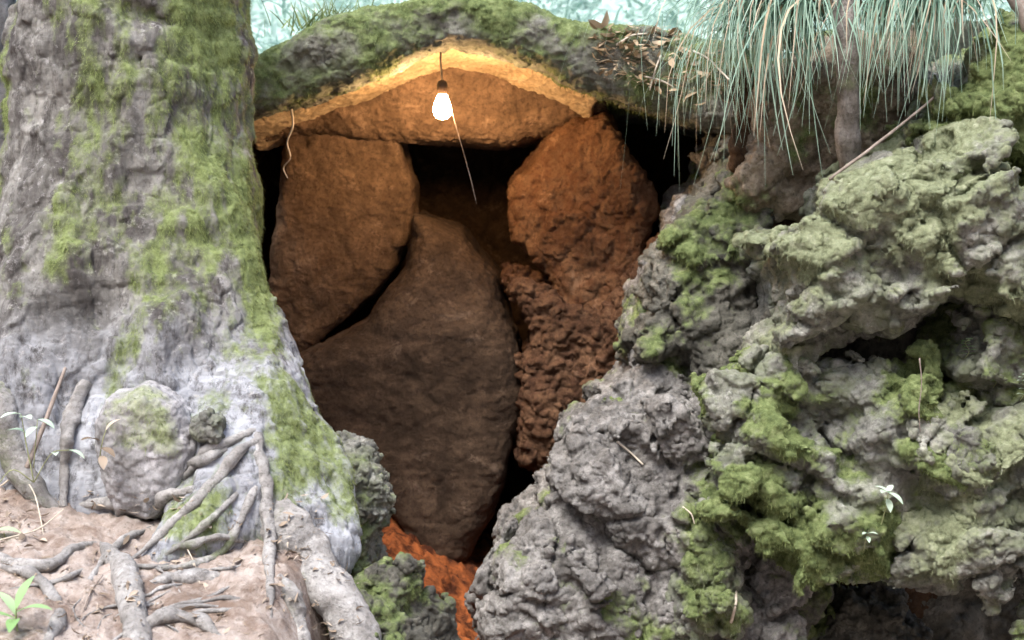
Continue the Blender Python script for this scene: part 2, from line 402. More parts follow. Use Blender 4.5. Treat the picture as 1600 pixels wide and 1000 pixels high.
def spline(pts, n):
    pts = np.asarray(pts, float); t = np.linspace(0, len(pts)-1, n); i = np.clip(t.astype(int), 0, len(pts)-2); f = (t-i)[:,None]
    p = np.concatenate([[2*pts[0]-pts[1]], pts, [2*pts[-1]-pts[-2]]])
    a, b, c, d = p[i], p[i+1], p[i+2], p[i+3]
    return .5*(2*b+(c-a)*f+(2*a-5*b+4*c-d)*f*f+(3*b-a-3*c+d)*f**3)
def tube(pts, radii, n=24, k=10, rough=.12, seed=0, freq=14.):
    C = spline(pts, n); R = np.interp(np.linspace(0, 1, n), np.linspace(0, 1, len(radii)), radii)
    C = C+np.stack([fbm(C, 6, 2, seed+i) for i in range(3)], 1)*np.minimum(R, .02)[:,None]*.6
    T = np.gradient(C, axis=0); T /= np.linalg.norm(T, axis=1)[:,None]
    u = np.cross(T, [.31, .2, .93]); u /= np.linalg.norm(u, axis=1)[:,None]; v = np.cross(T, u)
    a = np.linspace(0, 2*pi, k, endpoint=False)
    ring = u[:,None]*np.cos(a)[None,:,None]+v[:,None]*np.sin(a)[None,:,None]
    pos = C[:,None]+ring*R[:,None,None]
    if rough: pos = pos+ring*(fbm(pos.reshape(-1, 3), freq, 3, seed+9).reshape(n, k)*rough*2)[...,None]*R[:,None,None]
    V = pos.reshape(-1, 3); F = []
    for i in range(n-1):
        for j in range(k): F.append((i*k+j, i*k+(j+1) % k, (i+1)*k+(j+1) % k, (i+1)*k+j))
    V = np.concatenate([V, C[:1]-T[:1]*R[0]*.3, C[-1:]+T[-1:]*R[-1]*.6]); m = n*k
    for j in range(0, k, 1): F.append((m, (j+1) % k, j, j)); F.append((m+1, (n-1)*k+j, (n-1)*k+(j+1) % k, (n-1)*k+(j+1) % k))
    return V, np.array(F)
def tube_obj(name, pts, radii, mat, parent=None, n=24, k=8, rough=.12, seed=0, moss=0., **t):
    V, F = tube(pts, radii, n, k, rough, seed)
    tri = F[:,2] == F[:,3]
    me = bpy.data.meshes.new(name); org = np.array(parent['_o']) if parent is not None else np.asarray(pts[0], float)
    me.from_pydata((V-org).tolist(), [], [tuple(q[:3]) if x else tuple(q) for q, x in zip(F.tolist(), tri)])
    me.polygons.foreach_set('use_smooth', np.ones(len(me.polygons), bool)); me.update()
    a = me.attributes.new('moss', 'FLOAT', 'POINT'); a.data.foreach_set('value', np.clip(moss+fbm(V, 5, 3, seed)*.6, 0, 1).astype(np.float32) if moss else np.zeros(len(V), np.float32))
    me.materials.append(M[mat]); o = bpy.data.objects.new(name, me); col.objects.link(o)
    if parent is not None: o.parent = parent
    else: o.location = tuple(org); o['_o'] = [float(x) for x in org]
    return tag(o, **t)
def bbox(pts, d0, d1, pad=.12):
    Q = np.array([P(x, y, d) for x, y in pts for d in (d0, d1)]); return Q.min(0)-pad, Q.max(0)+pad

# ================================================================== THE SETTING
# ---- ground: the earth bank on the left, the pit in front of the cave, an added unseen rise round the camera that blocks low skylight
gA, gB = P(300, 760, 4.2), P(300, 1000, 3.4); GSL = (gA[2]-gB[2])/(gA[1]-gB[1])
PITZ = P(680, 960, 4.8)[2]-.07
def ground_z(x, y):
    x, y = np.broadcast_arrays(np.asarray(x, float), np.asarray(y, float)); sh = x.shape; q = np.stack([x.ravel(), y.ravel(), np.zeros(x.size)], 1)
    near = np.exp(-((q[:,0]/6)**2+((q[:,1]-3)/6)**2))
    bank = np.clip(gB[2]+GSL*(q[:,1]-gB[1]), .05, 1.35)+.03*fbm(q, 2.2, 3, 3)*near
    bank += np.clip(-1.0-q[:,0], 0, 3)*.12
    edge = -.60+.05*perlin(q*4, 4)-.62*sstep(3.95, 4.5, q[:,1])
    t = sstep(edge-.02, edge+.24, q[:,0])
    z = bank*(1-t)+(np.minimum(PITZ, bank)-.04+(.05*fbm(q, 4, 3, 8)+.035*chips(q, 8, 4))*near+.20*sstep(-.12, -.5, q[:,0])*sstep(4.1, 4.5, q[:,1]))*t
    z = z-.6*sstep(.6, 1.1, q[:,0])*sstep(2.5, 3.6, q[:,1])*sstep(9, 7, q[:,1])
    r = np.hypot(q[:,0], q[:,1]-2.5); z = z+np.clip(r-4.6, 0, 8)*1.25*sstep(5.5, 3., q[:,1])  # steep rise beside and behind the camera, added to keep skylight off the cave
    z = z+near*(.016*fbm(q, 12, 4, 5)+.016*np.maximum(ridged(q, 8, 3, 6)-.2, 0)+.007*fbm(q, 50, 3, 7)+.006*np.maximum(chips(q, 22, 8), -.3))
    return z.reshape(sh)
def axis(lo, hi, a, b, fine, coarse):
    l = [a]; s = fine
    while l[-1] > lo: s = min(s*1.25, coarse); l.append(l[-1]-s)
    r = [b]; s = fine
    while r[-1] < hi: s = min(s*1.25, coarse); r.append(r[-1]+s)
    return np.array(l[::-1]+list(np.arange(a+fine, b-fine/2, fine))+r)
def grid_faces(nx, ny):
    i, j = np.meshgrid(np.arange(nx-1), np.arange(ny-1), indexing='ij'); a = (i*ny+j).ravel()
    return np.stack([a, a+ny, a+ny+1, a+1], 1)
gx = axis(-40, 40, -1.75, .2, .0075, 2.5); gy = axis(-30, 40, 2.9, 5.4, .0085, 2.5)
GX, GY = np.meshgrid(gx, gy, indexing='ij'); GZ = ground_z(GX, GY)
def ground_mat():
    n = NB('trodden_pinkish_earth')
    c = n.mix(n.ramp(n.noise(4, 7, .65), (.36, 0), (.64, 1)), (.25,.195,.16), (.45,.38,.335))
    c = n.mix(n.ramp(n.noise(24, 7, .7), (.45, 0), (.7, .8)), c, (.56,.50,.455))
    c = n.mix(n.ramp(n.noise(60, 6, .75), (.3, .8), (.44, 0)), c, (.10,.07,.05))
    c = n.mix(n.ramp(n.noise(9, 7, .7, dist=.6), (.40, .75), (.54, 0)), c, (.17,.115,.085))
    sp = n.t.nodes.new('ShaderNodeSeparateXYZ'); n.lk(n.co, sp.inputs[0])
    wet = n.ramp(n.math('ADD', n.math('SUBTRACT', sp.outputs[1], 4.3), n.math('MULTIPLY', n.math('SUBTRACT', n.noise(3, 4), .5), .3)), (.0, 0), (.12, 1))
    wet = n.math('MULTIPLY', wet, n.ramp(n.math('ADD', sp.outputs[0], 0.), (.5, 1), (.62, 0)))
    c = n.mix(wet, c, n.mix(n.ramp(n.noise(14, 6, .7), (.4, 0), (.6, 1)), (.07,.022,.010), (.38,.115,.035)))
    return n.done(c, .95, n.bump(n.noise(90, 7, .75), .006, 1., n.bump(n.noise(28, 7, .7), .012)), .15)
M['ground'] = ground_mat()
gnd = mesh_obj('ground', np.stack([GX, GY, GZ], -1).reshape(-1, 3), grid_faces(len(gx), len(gy)), M['ground'], origin=np.array([-.42, 0, 0]))
tag(gnd, kind='structure')
def G(px, py, lift=0.):                 # where the line of sight through a picture point meets the ground
    d = np.arange(2.6, 6.5, .004); Q = np.array([(px-800)/FPX, 0, (500-py)/FPX])
    x = Q[0]*d; y = d*CP+Q[2]*d*SP; z = CAMH+Q[2]*d*CP-d*SP
    k = np.argmax(z < ground_z(x, y)); return np.array([x[k], y[k], z[k]+lift])

# ---- hillside above and behind the cave
TOPZ = P(700, 40, 5.5)[2]+.06
def hill_z(x, y):
    x, y = np.broadcast_arrays(np.asarray(x, float), np.asarray(y, float)); sh = x.shape; q = np.stack([x.ravel(), y.ravel(), np.zeros(x.size)], 1)
    z = TOPZ-.08+np.clip(q[:,1]-8.5, 0, 60)*.42*(1+.2*fbm(q, .15, 2, 2))
    z += -.15*sstep(.2, 1.0, np.abs(q[:,0]+.25))+.25*sstep(.9, 2.2, q[:,0])+np.clip(np.abs(q[:,0])-2.5, 0, 20)*.2
    z += .08*fbm(q, .9, 4, 31)+.02*fbm(q, 6, 3, 33)
    return z.reshape(sh)
hx = axis(-45, 45, -1.5, 2.3, .03, 1.2); hy = axis(6.1, 70, 6.1, 7.6, .03, 1.0)
hy = hy[hy >= 6.09]; HX, HY = np.meshgrid(hx, hy, indexing='ij'); HZ = hill_z(HX, HY)
M['hill'] = plain_mat('pale_grassy_slope', (.27,.38,.33), (.48,.59,.53), 3.5, .9, .03)
hill = mesh_obj('hillside', np.stack([HX, HY, HZ], -1).reshape(-1, 3), grid_faces(len(hx), len(hy)), M['hill'], origin=np.zeros(3))
tag(hill, kind='structure')

# ---- cave shell (earth all round the chamber)
cc = P(720, 480, 5.95)
def roof_plane(X, Y, Z): return Z-(TOPZ-.30)+0*X+0*Y
solid = ell(cc+np.array([.05, .75, -.05]), (2.1, 1.75, 1.62), 5)
shell = minus(.06, lambda X, Y, Z: np.maximum(solid(X, Y, Z), roof_plane(X, Y, Z)), ell(cc+np.array([.0, -.2, .02]), (1.12, 1.35, 1.30), 3.2),
              ell(P(1010, 300, 6.2), (.42, .9, .52), 3), ell(P(720, 500, 4.6), (.95, 1.0, 1.25), 4))
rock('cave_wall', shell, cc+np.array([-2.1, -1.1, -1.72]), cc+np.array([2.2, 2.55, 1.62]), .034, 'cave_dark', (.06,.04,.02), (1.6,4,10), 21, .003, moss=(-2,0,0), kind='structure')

# ---- roof ledge over the mouth
top = [(330,112),(390,98),(440,76),(500,50),(580,22),(660,4),(740,0),(810,14),(880,40),(930,48),(1000,44),(1070,60),(1150,80),(1230,110)]
bot = [(1230,215),(1150,205),(1080,188),(1000,168),(940,146),(850,103),(760,76),(700,68),(650,84),(560,124),(470,160),(390,182),(330,195)]
rf = slab(top+bot, 5.22, .13, .06)
roof_back = slab([(x, y+14) for x, y in top]+[(x, y-10) for x, y in bot], 5.3, .5, .06, off=.5)
lo, hi = bbox(top+bot, 5.0, 6.5, .1)
rock('cave_roof', union(.05, rf, roof_back), lo, hi, .014, 'roof', (.018,.016,.007), (2.5,8,18), 33, .003, moss=(.12,.75,.5), kind='structure', tufts=26000, tlen=.014,
     mossz=lambda V: .5*sstep(-.05, .12, V[:,2]-np.interp(V[:,0], [P(x,y,5.3)[0] for x,y in sorted(top)], [P(x,(y+yb)/2,5.3)[2] for (x,y),yb in zip(sorted(top), np.interp([a for a,b in sorted(top)], [a for a,b in sorted(bot)], [b for a,b in sorted(bot)]))])))
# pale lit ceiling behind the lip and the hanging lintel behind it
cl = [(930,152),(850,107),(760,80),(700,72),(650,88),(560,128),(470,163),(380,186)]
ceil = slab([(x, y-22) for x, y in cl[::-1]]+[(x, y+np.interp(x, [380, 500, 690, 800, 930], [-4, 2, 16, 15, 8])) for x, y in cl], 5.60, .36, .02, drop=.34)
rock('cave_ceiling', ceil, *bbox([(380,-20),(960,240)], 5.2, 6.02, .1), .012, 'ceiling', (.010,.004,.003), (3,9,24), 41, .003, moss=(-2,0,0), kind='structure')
lint = slab([(330,160),(470,150),(600,115),(690,98),(780,105),(945,155),(945,192),(890,202),(810,222),(700,226),(610,217),(480,214),(330,224)], 6.0, .22, .05, tilt=-.35)
rock('cave_lintel', lint, *bbox([(330,95),(950,230)], 5.7, 6.35, .1), .014, 'cave', (.016,.010,.006), (3,9,20), 43, .003, moss=(-2,0,0), kind='structure', strat=.006)

# ================================================================== CAVE BOULDERS
bl = [(462,175),(612,180),(657,285),(640,375),(592,462),(530,505),(470,556),(430,470),(445,330)]
rock('cave_boulder', slab(bl, 6.14, .22, .05, tilt=-.10), *bbox(bl, 5.7, 6.4), .014, 'cave', (.022,.006,.004), (2.5,7,12), 51, .0025, chip=.005, strat=.003, moss=(-2,0,0),
     label='flat ochre slab boulder hanging on the cave wall beside the big tree trunk', cat='boulder', group='boulders inside the cave')
bc = [(655,335),(720,360),(780,430),(812,540),(808,660),(775,770),(732,845),(692,865),(640,830),(598,760),(540,690),(490,650),(440,590),(480,545),(590,500),(640,420)]
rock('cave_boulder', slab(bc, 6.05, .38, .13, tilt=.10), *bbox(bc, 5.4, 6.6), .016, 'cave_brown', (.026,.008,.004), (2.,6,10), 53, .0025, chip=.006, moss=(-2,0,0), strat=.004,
     label='largest brown boulder rising from the cave floor in the middle of the cave', cat='boulder', group='boulders inside the cave')
br = [(800,290),(850,220),(900,190),(945,185),(965,255),(1000,330),(988,420),(958,500),(925,580),(880,560),(862,470),(850,410),(805,375)]
rock('cave_boulder', slab(br, 5.95, .30, .05, lean=-.5), *bbox(br, 5.5, 6.5), .014, 'cave_red', (.03,.012,.009), (2.5,7,11), 55, .003, chip=.014, moss=(-2,0,0),
     label='reddish rounded boulder under the cave roof beside the black hole', cat='boulder', group='boulders inside the cave')
br2 = [(800,430),(860,440),(930,490),(990,440),(1040,380),(1020,470),(960,560),(905,640),(860,700),(815,695),(805,600),(830,520)]
rock('cave_boulder', slab(br2, 5.85, .35, .10, lean=-.35), *bbox(br2, 5.3, 6.4), .014, 'cave_wallrock', (.05,.03,.018), (2.5,6,12), 57, .004, moss=(-2,0,0),
     label='crumbling red earth bank below the reddish boulder inside the cave', cat='boulder', group='boulders inside the cave')

# ================================================================== ROCKS ON THE RIGHT
def spot(px, py, d, r, a=.8):
    c = P(px, py, d); return lambda V: a*np.exp(-(((V[:,0]-c[0])/r)**2+((V[:,2]-c[2])/r)**2))
def R(label, pts, d, th, rnd, seed, mat='rock', amp=(.05,.008,.009), moss=(-.2,.9,.6), tufts=5000, tmat='moss', tlen=.013, extra=None, tilt=0., lean=0., h=.0125, name='boulder', mossz=None, pit=.05, chip=.072, cat='boulder', group='rocks beside the cave mouth', freq=(2.2,6.,13.), cut=None):
    f = slab(pts, d, th, rnd, tilt, None, lean)
    if extra: f = union(.06, f, *extra)
    if cut: f = minus(.05, f, *cut)
    lo, hi = bbox(pts, d-th-.05, d+th+.05, .14)
    return rock(name, f, lo, hi, h, mat, amp, freq, seed, .0045, moss, mossz, label=label, cat=cat, group=group, tufts=tufts, tmat=tmat, tlen=tlen, pit=pit, chip=chip)
# upper slope rock next to the cave mouth
R('long craggy grey rock bank sloping down along the whole edge of the cave mouth', [(1150,205),(1220,230),(1240,340),(1250,640),(1200,1130),(742,1130),(752,935),(800,842),(850,748),(905,658),(960,562),(1005,472),(1045,405),(1080,310)], 5.2, .42, .10, 61, 'rock_bare', (.05,.01,.010), (-.45,.9,.4), 7000, tilt=.42, lean=.1, mossz=lambda V: .15*sstep(P(0,620,5)[2], P(0,420,5)[2], V[:,2]))
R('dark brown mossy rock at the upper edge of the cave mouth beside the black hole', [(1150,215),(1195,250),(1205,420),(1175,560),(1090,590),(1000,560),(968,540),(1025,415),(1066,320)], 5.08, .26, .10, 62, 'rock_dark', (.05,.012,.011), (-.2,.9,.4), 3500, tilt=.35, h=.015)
R('soil bank with hanging grass roots under the grass tussocks', [(1170,120),(1420,60),(1440,260),(1310,300),(1280,350),(1200,350),(1135,340),(1140,280),(1165,210)], 5.12, .30, .12, 63, 'soil', (.05,.02,.008), (-.45,.8,.4), 2500, pit=0, chip=.02)
R('jutting mossy ledge boulder, pale green on top and dark beneath', [(1178,375),(1262,352),(1285,285),(1390,235),(1510,215),(1540,300),(1700,330),(1700,520),(1560,520),(1470,460),(1380,545),(1290,500),(1200,535),(1205,440)], 4.55, .38, .14, 65, 'rock_pale', amp=(.05,.008,.009), moss=(-.12,1.05,.5), tufts=12000, tmat='moss_pale', lean=-.15, tilt=-.1, mossz=spot(1230,410,4.25,.13))
R('green moss bank rising to the upper corner above the ledge boulder', [(1420,200),(1470,130),(1540,50),(1620,10),(1750,0),(1750,260),(1640,300),(1540,250),(1440,250)], 4.75, .40, .14, 67, moss=(.55,.6,.4), tufts=14000, amp=(.04,.02,.012))
R('big rounded boulder with bright moss cushions and a white seedling', [(1092,600),(1150,550),(1200,540),(1260,562),(1390,580),(1450,690),(1440,800),(1420,850),(1330,875),(1240,865),(1180,840),(1095,760)], 4.64, .34, .16, 69, moss=(.42,1.0,.5), tufts=24000, lean=-.1, cut=[ell(P(1262,680,4.31), (.12,.10,.04)), ell(P(1300,665,4.31), (.06,.08,.035))])
R('grey fibrous boulder overhanging the dark gap in the lower corner', [(1400,660),(1470,650),(1560,600),(1720,560),(1720,850),(1590,840),(1520,895),(1410,900),(1370,870),(1420,780)], 4.55, .34, .15, 71, 'rock_pale', moss=(-.05,.9,.4), tufts=9000, tmat='moss_pale', lean=-.1, cut=[ell(P(1440,600,4.25), (.07,.12,.13)), ell(P(1560,740,4.2), (.10,.08,.06))])
R('small mossy knob of rock between the ledge and the fibrous boulder', [(1450,700),(1475,665),(1510,655),(1530,700),(1510,745),(1460,750)], 4.32, .08, .05, 73, moss=(.1,.8,.5), tufts=1600, amp=(.02,.015,.012), h=.009)
R('rough grey rock wall at the picture edge below the ledge boulder', [(1480,470),(1700,400),(1700,640),(1560,640),(1450,610)], 4.62, .30, .12, 75, moss=(.1,.9,.5), tufts=5000, tmat='moss_pale')
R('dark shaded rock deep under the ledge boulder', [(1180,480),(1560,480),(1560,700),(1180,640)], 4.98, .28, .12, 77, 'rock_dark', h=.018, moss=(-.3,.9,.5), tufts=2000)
R('pitted grey boulder leaning over the shadowed cleft beside the cave', [(862,735),(915,668),(985,620),(1060,610),(1120,650),(1140,760),(1130,860),(1060,915),(990,880),(930,825),(880,790)], 4.80, .22, .11, 79, 'rock_bare', moss=(-.5,.8,.4), tufts=1500, amp=(.05,.008,.009), tilt=.1)
R('pale grey boulder at the foot of the cave mouth, lowest of the rocks', [(752,930),(790,885),(845,812),(895,850),(950,905),(1010,945),(1090,965),(1100,1120),(740,1120)], 4.80, .24, .10, 81, 'rock_bare', moss=(-.55,.8,.4), tufts=1200, amp=(.05,.008,.009), tilt=.15)
R('blue green lichen covered stone beside the dry straw', [(1075,830),(1130,845),(1150,900),(1130,960),(1080,965),(1050,900)], 4.62, .16, .08, 83, moss=(.0,.6,.3), tufts=1500, tmat='moss_pale', amp=(.03,.025,.01))
R('brown earthy rock column behind the dry straw', [(1120,840),(1260,860),(1250,1100),(1120,1100)], 4.95, .2, .1, 85, 'rock_dark', moss=(-.4,.8,.4), tufts=800)
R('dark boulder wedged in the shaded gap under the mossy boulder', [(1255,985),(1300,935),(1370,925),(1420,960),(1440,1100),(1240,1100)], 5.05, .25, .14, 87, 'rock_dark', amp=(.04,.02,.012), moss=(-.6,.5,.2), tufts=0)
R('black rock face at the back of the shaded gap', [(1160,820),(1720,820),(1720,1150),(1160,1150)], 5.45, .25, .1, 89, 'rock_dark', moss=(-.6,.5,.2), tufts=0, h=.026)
R('small rock in the lowest corner under the fibrous boulder', [(1585,965),(1640,930),(1720,920),(1720,1100),(1580,1100)], 4.5, .2, .08, 91, moss=(-.3,.8,.4), tufts=500)

flush()
# ================================================================== THE BIG TREE
def build_tree():
    base = P(215, 760, 4.55)
    t = empty('buttressed_tree', base, 'huge mossy grey tree trunk with buttress roots beside the cave', 'tree')
    C = lambda x, y, d, r: (P(x, y, d), S(r, d))
    chain = [C(206,-160,4.66,171), C(206,140,4.66,168), C(204,330,4.64,174), C(199,480,4.60,190), C(195,620,4.55,225), C(195,800,4.5,260)]
    fs = [cone(chain[i][0], chain[i+1][0], chain[i][1], chain[i+1][1]) for i in range(len(chain)-1)]
    lobes = []
    def lobe(*pts):
        q = [C(*p) for p in pts]
        for i in range(len(q)-1): lobes.append(cone(q[i][0], q[i+1][0], q[i][1], q[i+1][1]))
    lobe((285,300,4.50,80), (318,480,4.40,80), (385,620,4.30,80), (438,730,4.22,74), (470,810,4.16,62), (496,850,4.14,46))
    lobe((380,690,4.14,70), (410,790,4.05,60), (430,880,3.95,45))
    lobe((385,640,4.18,60), (350,745,4.05,60), (305,830,3.90,48), (255,880,3.80,26))
    lobe((470,770,4.12,60), (500,840,4.05,52), (512,880,4.02,40))
    lobe((125,300,4.44,70), (90,520,4.32,85), (30,640,4.22,85), (-40,740,4.2,90))
    lobe((230,420,4.42,90), (240,560,4.25,95), (245,680,4.18,100))
    f0 = union(.10, *fs, *lobes)
    f = minus(.08, f0, ell(P(140,450,4.04), (.10,.13,.15)), ell(P(100,620,3.98), (.06,.10,.10)), ell(P(222,18,4.28), (.06,.10,.055)), ell(P(218,95,4.28), (.03,.07,.03)), ell(P(160,575,4.0), (.03,.06,.12)))
    def det(p):
        q = p+.04*np.stack([fbm(p, 3, 2, 1), fbm(p, 3, 2, 2), fbm(p, 3, 2, 3)], 1)
        o = -.045*fbm(q*np.array([1,1,.6]), 2.4, 3, 5)
        o += -.022*ridged(q*np.array([1,1,.45]), 7, 3, 8)
        low = sstep(P(0,430,4.3)[2], P(0,530,4.3)[2], p[:,2])      # wrinkled folds across the foot of the trunk
        o += -.014*(1-low)*ridged(q*np.array([.35,.35,1.6]), 9, 2, 12)
        f1, _ = worley(q, 9, 3); o += .016*(f1-.5)
        return o
    lo = P(-190, 960, 4.0); lo[1] = 3.6; hi = P(600, -150, 4.7); hi[1] = 5.25
    V, F = nets(f, lo, hi, .0125, det, .16)
    V, F = subdiv(V, F); V = smooth(V, F, 1); N = normals(V, F)
    V = V+N*(.0038*(1.2*fbm(V*np.array([1,1,.6]), 30, 3, 21)+ridged(V*np.array([1,1,.5]), 45, 2, 22))+.0075*chips((V+.02*fbm(V, 10, 2, 3)[:,None])*np.array([1,1,.5]), 17, 23, .5))[:,None]; N = normals(V, F)
    xr = (V[:,0]-P(200,300,4.6)[0])/.39; zt = V[:,2]; zr = sstep(P(0,600,4.3)[2], P(0,380,4.3)[2], zt)
    vq = V*np.array([1,1,.35])
    mm = -.05+.62*fbm(vq, 5.0, 5, 61, .75)*1.3+.50*sstep(-.05, .75, xr)*(.3+.7*zr)-.34*(1-zr)-.05*sstep(.1,-.5,xr)
    mm += .85*np.exp(-(((V[:,0]-P(455,0,4.2)[0])/.12)**2+((zt-P(0,690,4.2)[2])/.17)**2))
    mm += .55*np.exp(-(((V[:,0]-P(325,0,3.95)[0])/.10)**2+((zt-P(0,800,3.92)[2])/.10)**2))
    mm = np.clip(mm*1.1+.35, 0, 1)
    wr = sstep(P(0,470,4.3)[2], P(0,580,4.3)[2], zt)
    tr = mesh_obj('trunk', V, F, M['bark'], t, {'moss': mm, 'stain': np.clip(1.2*np.exp(-(((V[:,0]-P(125,0,4.2)[0])/.13)**2+((zt-P(0,455,4.2)[2])/.13)**2))+1.1*np.exp(-(((V[:,0]-P(95,0,4.2)[0])/.16)**2+((zt-P(0,60,4.2)[2])/.3)**2))+1.2*fbm(V, 9, 4, 5)-.25, 0, 1), 'upper': sstep(P(0,620,4.3)[2], P(0,420,4.3)[2], zt)})
    tr['_o'] = t['_o']
    moss_tufts(tr, V, F, N, mm, 60000, .012, 'moss_bark', droop=.9)
    return t
def bark_mat():
    n = NB('grey_mossy_bark'); v = n.scale((1, 1, .45)); vh = n.scale((.4, .4, 2.2)); up = n.attr('upper')
    a = n.mix(n.ramp(n.noise(5, 8, .65, v), (.36, 0), (.64, 1)), (.10,.094,.084), (.31,.298,.272))      # upper bark, brownish
    b = n.mix(n.ramp(n.noise(6, 8, .65, vh), (.34, 0), (.62, 1)), (.25,.255,.275), (.48,.495,.53))        # smooth silvery foot
    c = n.mix(up, b, a)
    dk = n.math('MULTIPLY', n.ramp(n.noise(7, 7, .7, v, .5), (.38, 1), (.54, 0)), n.math('ADD', n.math('MULTIPLY', up, .75), .2))
    c = n.mix(dk, c, (.07,.062,.058))
    c = n.mix(n.ramp(n.noise(26, 7, .75, v), (.34, .9), (.50, 0)), c, (.05,.043,.04))
    c = n.mix(n.ramp(n.noise(40, 7, .7), (.56, 0), (.70, .7)), c, (.50,.48,.47))
    c = n.mix(n.math('MULTIPLY', n.attr('stain'), .6), c, (.055,.05,.045))
    mc = n.ramp(n.noise(22, 7, .75), (.3, (.08,.105,.04)), (.5, (.195,.24,.085)), (.7, (.31,.37,.155)))
    mf = n.ramp(n.math('ADD', n.attr('moss'), n.math('MULTIPLY', n.math('SUBTRACT', n.noise(40, 6, .8), .5), 1.2)), (.20, 0), (.95, .9))
    c = n.mix(mf, c, mc)
    nn = n.bump(n.noise(110, 6, .75), .004, 1., n.bump(n.noise(32, 8, .72, v), .012, 1., n.bump(n.noise(22, 6, .6, vh), .008, .7)))
    return n.done(c, .92, nn, .15)
M['bark'] = bark_mat()
tree = build_tree()
from mathutils import Vector
def hit(px, py, lift=0.):               # the first surface seen through a picture point
    dg = bpy.context.evaluated_depsgraph_get(); a = Vector(P(0, 0, 0)*0+np.array([0, 0, CAMH])); d = Vector(P(px, py, 1.)-np.array([0, 0, CAMH])).normalized()
    ok, loc, nr, *_ = scene.ray_cast(dg, a+d*.5, d)
    return np.array(loc)+np.array(nr)*lift if ok else P(px, py, 4.2)
def root(px, radii, seed=0, moss=.15, mat='root', sink=.35):
    pts = []; m = len(px)
    for i, q in enumerate(px):
        r = S(np.interp(i/(m-1), np.linspace(0, 1, len(radii)), radii), 3.9)
        if len(q) == 3: pts.append(P(*q)); continue
        e = -.9 if i in (0, m-1) else sink*(.5+random.random())
        pts.append(hit(q[0], q[1], r*e))
    QUEUE.append((pts, [S(r, 3.9) for r in radii], mat, 10*m, seed, moss))
QUEUE = []
bpy.context.view_layer.update()
def deep(px, py): return float((hit(px, py)-np.array([0, 0, CAMH]))@(P(800, 500, 1.)-np.array([0, 0, CAMH])))
d1 = deep(462, 845)
root([(415,760,d1+.16), (438,815,d1+.06), (470,862,d1-.0), (505,908,d1-.05), (538,955,d1-.10), (566,1010,d1-.15), (590,1080,d1-.2)], [30,40,40,37,35,34,30], 1, .2)
root([(408,672), (411,720), (416,800), (417,870), (420,925), (424,965)], [9,11,10,8,6,3], 2, .05, sink=.7)
root([(408,690), (372,708), (335,752), (295,795), (250,838), (205,872)], [9,10,9,8,6,3], 3, .1, sink=.6)
root([(400,672), (360,690), (322,706), (295,740), (268,768)], [7,8,7,6,3], 4, .05, sink=.6)
root([(300,765), (262,778), (222,788), (170,790), (118,786)], [7,11,12,12,6], 15, .0, sink=.5)
root([(398,760), (372,825), (342,868), (295,886), (222,888)], [6,7,6,5,3], 5, .25, sink=.6)
root([(372,770), (330,812), (300,838), (258,866)], [5,6,5,3], 6, .3, sink=.6)
root([(350,700), (318,722), (290,728), (262,756)], [8,8,7,4], 16, .1, sink=.6)
root([(160,850), (185,885), (203,925), (210,965), (213,1040)], [6,19,20,19,17], 7, .0, sink=.3)
root([(215,912), (265,906), (320,902), (372,894)], [5,12,12,5], 8, .0, sink=.1)
root([(-15,862), (35,885), (78,884), (112,858), (150,846)], [7,8,8,8,4], 9, .0, sink=.6)
root([(-10,880), (48,903), (80,935), (88,970), (66,1015)], [4,7,8,9,7], 10, .0, sink=.6)
root([(85,790), (50,762), (22,712), (4,650), (-20,560)], [10,20,22,22,24], 11, .3, sink=.3)
root([(98,790), (103,730), (112,690), (124,645), (132,600)], [6,9,11,14,10], 12, .05, sink=.5)
root([(205,990), (250,970), (300,972), (352,995)], [6,11,10,4], 13, .0, sink=.4)
root([(430,900), (452,935), (466,975), (478,1040)], [8,14,13,12], 14, .2, sink=.3)
root([(250,855), (300,850), (340,838), (380,845)], [3,6,6,4], 17, .1, sink=.5)
root([(140,905), (165,870), (200,845), (240,820)], [3,6,6,4], 18, .0, sink=.5)
rr = np.random.default_rng(12)
for k in range(16):
    x, y = rr.uniform(110, 400), rr.uniform(870, 960); a = rr.uniform(2.2, 3.6) if rr.random() < .75 else rr.uniform(0, 6.28); L = rr.uniform(18, 40); p = []
    for j in range(5): p.append((x, y)); x += cos(a)*L; y += abs(sin(a))*L*.55; a += rr.normal(0, .45)
    w_ = rr.uniform(1.6, 4.); root(p, [w_*.6, w_, w_*.9, w_*.7, w_*.3], 30+k, 0., sink=.5)
for pts, rad, mat, n_, sd_, mo in QUEUE: tube_obj('root', pts, rad, mat, tree, n_*2, 14, .34 if max(rad) < .03 else .13, sd_, mo)

# second trunk at the picture edge
t2 = empty('pale_tree', P(-30, 500, 5.0), 'pale grey trunk sliver behind the huge trunk at the picture edge', 'tree')
tube_obj('trunk', [P(-38,660,5.0), P(-34,300,5.0), P(-34,-80,5.0)], [S(70,5), S(56,5), S(54,5)], 'stone', t2, 60, 20, .10, 5, .05)

